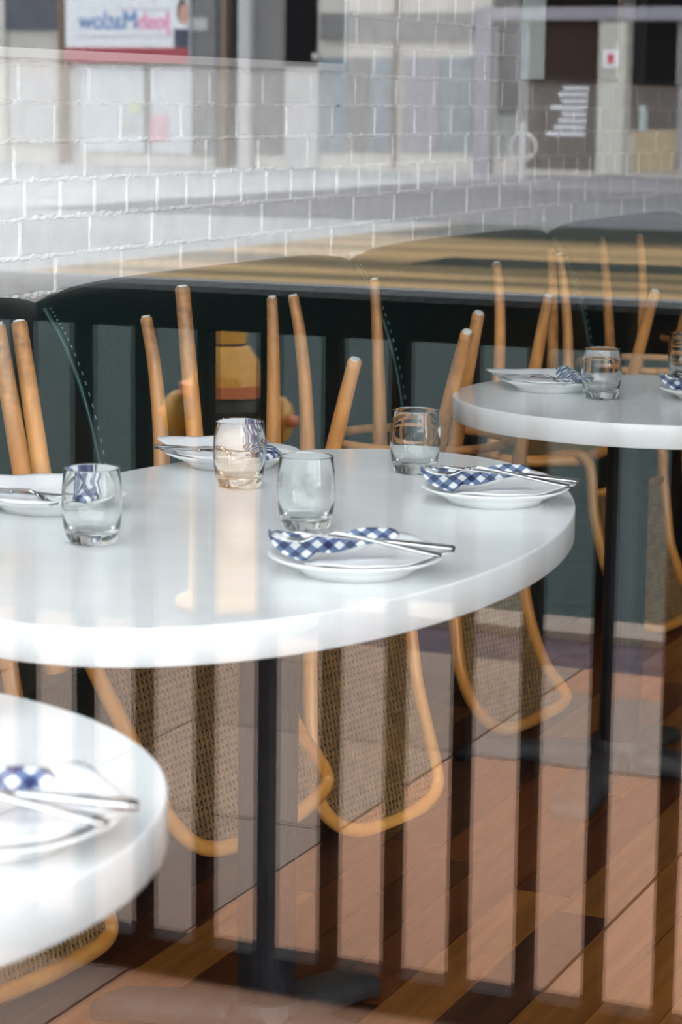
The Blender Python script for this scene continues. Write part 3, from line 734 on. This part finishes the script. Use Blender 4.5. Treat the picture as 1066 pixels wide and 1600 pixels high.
def band(name, Y0, Y1, material, label, cat, z=0, x0=-80, x1=60, zb=-.25):
    return struct(MB().box((x0, street_y(Y1), zb), (x1, street_y(Y0), z)).obj(name, material), label, cat)
band('gutter', 5.30, 5.62, 'gutter', 'dark gutter strip beyond the paving', 'gutter', -.01, -2.45, 30)
band('curb', 5.62, 5.80, 'curb_stone', 'pale stone kerb along the street', 'kerb', .01, -2.45, 30)
band('side_pavement', 5.30, 5.80, 'side_paving', 'grey green paving left of the kerb', 'pavement', -.004, -40, -2.45)
band('street_asphalt', 5.80, 14.6, 'asphalt', 'dark grey green asphalt of the street', 'road', -.005)
band('road_verge', 14.6, 25.5, 'dry_verge', 'streaky khaki brown strip beyond the asphalt', 'verge', -.004, -9.8)
band('near_carriageway', 14.6, 25.5, 'mid_road', 'pale grey carriageway left of the khaki strip', 'road', -.005, -80, -9.8)
band('dark_strip', 23.0, 25.4, 'dark_green', 'dark strip at the edge of the khaki strip', 'road', .002, -9.6, 12)  # two dark strips laid over the khaki ground
band('dark_strip', 18.7, 19.7, 'dark_green', 'narrow dark green strip across the khaki ground', 'road', .002, -7.6, -3.6)
band('far_road', 25.5, 37, 'far_road', 'pale grey carriageway on the far side', 'road', -.006, -15.5)
band('far_carriageway', 25.5, 46, 'pale_road', 'pale grey ground in front of the far display windows', 'road', -.006, -80, -15.5)
band('far_sidewalk', 37, 46, 'far_walk', 'light pavement in front of the far building', 'pavement', .0, -15.5)

# railing
rx0, rx1, ry = -7.0, 3.0, street_y(3.1)
rl = tag(empty('railing', ((rx0 + rx1) / 2, ry, 0)), 'black metal railing with square bars reflected in the window', 'railing')
def bar_x(pts, name, material):
    n = len(pts)
    return rel(MB().add([(x_, ry + a, z_) for x_ in (rx0, rx1) for a, z_ in pts], [tuple(range(n)), tuple(range(n, 2 * n))] + [(i, (i + 1) % n, n + (i + 1) % n, n + i) for i in range(n)]).obj(name, material), rl)
bar_x([(-.024, .978), (-.024, 1.032), (.024, 1.032), (.024, .978)], 'top_rail', 'black_paint')
bar_x([(-.025, 1.032), (-.024, 1.040), (-.014, 1.047), (0, 1.049), (.014, 1.047), (.024, 1.040), (.025, 1.032)], 'rail_cap', 'rail_paint')
rel(MB().box((rx0, ry - .022, .006), (rx1, ry + .022, .060)).obj('bottom_rail', 'black_paint'), rl)
me_bar = MB().box((-.0125, -.0125, .058), (.0125, .0125, .98)).mesh('bar', 'black_paint')
k = math.ceil((rx0 + 1.8726) / .10126); 
while -1.8726 + k * .10126 < rx1:
    o = inst('bar', me_bar, None, (-1.8726 + k * .10126, ry, 0)); rel(o, rl); k += 1

# hydrant
HY = 5.55
hc = mir(aty(357, 515, HY)); hx, hy_ = hc.x, hc.y
ht = tag(empty('fire_hydrant', (hx, hy_, 0)), 'yellow fire hydrant with side caps mirrored between the bars', 'hydrant')
MB().lathe([(0, .0), (.135, 0), (.135, .025), (.10, .03), (.096, .30), (.092, .50), (0, .50)], 28).obj('barrel', 'hydrant_yellow', ht, smooth=True)
MB().lathe([(0, .500), (.112, .500), (.118, .525), (.112, .560), (0, .560)], 28).obj('shade_band', 'hydrant_dark', ht)  # dark band below the rim: shadow put into its colour
MB().lathe([(0, .560), (.124, .560), (.124, .590), (0, .590)], 28).obj('flange_rim', 'hydrant_rust', ht)
MB().lathe([(0, .590), (.104, .590), (.098, .610), (.080, .645), (.060, .678), (.050, .686), (0, .686)], 8).obj('bonnet', 'hydrant_yellow', ht)
MB().lathe([(0, .684), (.047, .684), (.047, .692), (0, .692)], 20).obj('bonnet_seam', 'hydrant_dark', ht)
MB().lathe([(0, .692), (.048, .692), (.048, .730), (.042, .742), (0, .742)], 20).obj('operating_cap', 'hydrant_yellow', ht)
def lathe_x(prof, sgn, cz, name, material):
    mb = MB().lathe(prof, 20); mb.v = [(sgn * z_, x_, y_ + cz) for x_, y_, z_ in mb.v]
    return mb.obj(name, material, ht, smooth=True)
for sg in (-1, 1):
    nz_ = lathe_x([(0, .07), (.045, .07), (.045, .12), (.062, .125), (.062, .150), (.05, .165), (0, .17)], sg, .50, 'nozzle_cap', 'hydrant_yellow')
    o = lathe_x([(0, .165), (.017, .165), (.015, .195), (0, .195)], sg, .50, 'cap_nut', 'hydrant_rust'); o.parent = nz_

# far building
FY = 45.0; fy = street_y(FY)
bd = tag(empty('far_building', (-18, fy, 0)), 'long low shop building across the street mirrored in the window', 'building')
rel(MB().box((-60, fy - 8, -.3), (25, fy, 8.5)).obj('wall', 'f_beige'), bd)
def fr(px0, px1, py0, py1):
    a, b_ = aty(px0, py1, FY), aty(px1, py0, FY); return a.x, b_.x, a.z, b_.z
def fpart(name, r, material, out=.08, parent=None, zmin=None):
    x0, x1, z0, z1 = r
    if zmin is not None: z0 = zmin
    o = MB().box((x0, fy - .02, z0), (x1, fy + out, z1)).obj(name, material)
    if parent is None: rel(o, bd)
    else: o.parent = parent
    return o
# left part: a barred window, pillars and panes
gwn = fpart('window', fr(12, 100, -160, 47), 'grid_white', .05)
x0, x1, z0, z1 = fr(12, 100, -160, 47)
gb = MB(); nx = 14
for i in range(nx + 1):
    xx = x0 + (x1 - x0) * i / nx; gb.box((xx - .012, fy + .05, z0), (xx + .012, fy + .09, z1))
for i in range(34):
    zz = z0 + (z1 - z0) * i / 34; gb.box((x0, fy + .05, zz), (x1, fy + .085, zz + .022))
o = gb.obj('grille', 'f_navy'); o.parent = gwn; o['kind'] = 'stuff'
fpart('pillar', fr(-120, -60, -300, 262), 'f_light', .25); fpart('pillar', fr(-60, 8, -300, 262), 'f_beige', .12)
fpart('pilaster', fr(98, 109, -300, 262), 'f_brown', .15)
fpart('window', fr(20, 124, 112, 225), 'f_light', .06)
dw = fpart('display_window', fr(127, 303, 104, 236), 'f_pale', .06)
for (a, b_, c_, d_, mt) in ((205, 222, 158, 176, 's_yellow'), (238, 264, 180, 222, 's_pale_pink'), (228, 237, 104, 236, 'f_grey'), (190, 215, 185, 205, 'f_light')):
    fpart('poster', fr(a, b_, c_, d_), mt, .09, dw)
fpart('door_panel', fr(303, 342, -300, 240), 'f_grey', .10); fpart('door_panel', fr(305, 328, 28, 48), 'f_light', .13)
fpart('pillar', fr(342, 350, -300, 268), 'f_navy', .18); fpart('pillar', fr(350, 363, -300, 268), 'f_brown', .22)
fpart('window', fr(363, 379, -300, 255), 'f_dark', .06); fpart('pillar', fr(379, 401, -300, 276), 'f_light', .25)
fpart('window', fr(401, 447, -300, 240), 'f_grey', .06); fpart('doorway', fr(447, 500, -300, 105), 'f_darker', .05)
fpart('lamp_disc', fr(492, 500, 83, 93), 'f_light', .12)
fpart('window', fr(447, 500, 105, 262), 'f_light', .05)
for a, b_, mt in ((500, 545, 'f_blue'), (548, 578, 'f_grey'), (580, 615, 'f_blue'), (630, 690, 'f_mauve'), (692, 742, 'f_blue')):
    fpart('window', fr(a, b_, 90, 236), mt, .06)
fpart('fascia', fr(505, 745, 20, 62), 'f_grey', .15); fpart('pilaster', fr(616, 628, -300, 262), 'f_brown', .12)
fpart('pillar', fr(745, 776, 12, 270), 'f_mauve', .25)
# right part: dark shop windows
fpart('fascia', fr(776, 1300, -300, 10), 'f_darker', .20); fpart('fascia', fr(776, 1300, 10, 32), 'f_mauve', .25)
fpart('window', fr(778, 812, 35, 180), 'f_dark', .05); fpart('window', fr(778, 812, 180, 240), 'f_green_pane', .05)
fpart('pilaster', fr(812, 823, 32, 268), 'f_mauve', .15)
tw = fpart('window', fr(824, 936, 32, 262), 'f_brown_dark', .05)
for i, (a, b_) in enumerate(((882, 921), (874, 920), (880, 919), (862, 919), (880, 918), (874, 918), (868, 917), (855, 916))):
    fpart('text_line', fr(a, b_, 135 + i * 10.2, 140.3 + i * 10.2), 's_text', .07, tw)
fpart('pillar', fr(937, 985, 35, 272), 'f_cream', .25)
bdg = fpart('wall_badge', fr(949, 974, 78, 106), 's_white', .28); fpart('badge_mark', fr(956, 967, 84, 100), 's_badge', .29, bdg)
fpart('doorway', fr(986, 1060, 34, 132), 'f_darker', .05); fpart('window', fr(986, 1060, 132, 204), 'f_brown_dark', .05)
fpart('window', fr(990, 1058, 204, 268), 'f_ochre', .06); fpart('poster', fr(1000, 1012, 165, 204), 'f_teal', .08)
fpart('pilaster', fr(1060, 1070, 32, 270), 'f_mauve', .15)
fpart('window', fr(1072, 1200, 34, 262), 'f_dark', .05); fpart('pillar', fr(1202, 1240, 34, 270), 'f_cream', .25)
fpart('roof_edge', (-60, 25, 8.3, 8.7), 'f_light', .4)
# election sign board
sx0, sx1, sz0, sz1 = fr(111, 302, -95, 98)
sg = tag(empty('sign_board', ((sx0 + sx1) / 2, fy + .1, sz0)), 'white sign board with a red band and a portrait, mirrored at the top left', 'sign')
rel(MB().box((sx0, fy + .0, sz0), (sx1, fy + .22, sz1)).obj('board', 's_white'), sg)
x0, x1, z0, z1 = fr(111, 302, 75, 98); rel(MB().box((x0, fy + .2, z0), (x1, fy + .24, z1)).obj('red_band', 's_red'), sg)
def text(body, px_right, px_left, py_base, size_px, material):
    cu = bpy.data.curves.new('lettering', 'FONT'); cu.body = body; cu.size = 1; cu.extrude = .01
    tmp = bpy.data.objects.new('tmp', cu); COL.objects.link(tmp)
    dg = bpy.context.evaluated_depsgraph_get(); me = bpy.data.meshes.new_from_object(tmp.evaluated_get(dg)); bpy.data.objects.remove(tmp)
    xs = [v.co.x for v in me.vertices]; wid = max(xs) - min(xs); mn = min(xs)
    a, b_ = aty(px_right, py_base, FY), aty(px_left, py_base, FY)
    sc = (a.x - b_.x) / wid; sv = size_px * 45 / FPX * 1.09 / .72
    for v in me.vertices:
        v.co = Vector((a.x - (v.co.x - mn) * sc, fy + .23 + v.co.z, a.z + v.co.y * sv))
    me.materials.append(MATS[material]); o = bpy.data.objects.new('lettering', me); COL.objects.link(o); rel(o, sg); return o
text('Josh', 276, 225, 46, 27, 's_pink'); text('Matlow', 221, 131, 46, 29, 's_blue')
for a, b_, c_ in ((192, 274, 15), (130, 276, 57)):
    x0, x1, z0, z1 = fr(a, b_, c_ - 2, c_ + 2); rel(MB().box((x0, fy + .2, z0), (x1, fy + .23, z1)).obj('print_line', 's_faint'), sg)
def disc(px, py, rx_, rz_, material, name, out):
    c_ = aty(px, py, FY); k_ = FY / FPX * 1.09
    vs = [(c_.x + rx_ * k_ * math.cos(2 * math.pi * i / 24), fy + out, c_.z + rz_ * k_ * math.sin(2 * math.pi * i / 24)) for i in range(24)]
    vs += [(x_, fy + .2, z_) for x_, _, z_ in vs]
    return rel(MB().add(vs, [tuple(range(24)), tuple(range(24, 48))] + [(i, (i + 1) % 24, 24 + (i + 1) % 24, 24 + i) for i in range(24)]).obj(name, material), sg)
disc(293, 18, 10, 19, 's_hair', 'portrait_hair', .225); disc(295, 23, 8, 17, 's_skin', 'portrait_face', .235)
x0, x1, z0, z1 = fr(280, 302, 46, 75); rel(MB().box((x0, fy + .2, z0), (x1, fy + .228, z1)).obj('portrait_jacket', 'f_navy'), sg)
# ring and post bicycle stand on the far pavement
c_ = mir(aty(816, 288, 42.0)); px_m = 42.0 / FPX * 1.09
br = tag(empty('bicycle_stand', (c_.x, c_.y, 0)), 'ring-and-post bicycle stand on the far pavement', 'bicycle stand')
MB().lathe([(0, 0), (.06, 0), (.06, .95), (.045, 1.02), (0, 1.03)], 16).obj('post', 'f_light', br)
MB().tube([(.24 * math.cos(a), 0, .58 + .24 * math.sin(a)) for a in [2 * math.pi * i / 28 for i in range(28)]], .035, 8, True).obj('ring', 'f_light', br, smooth=True)
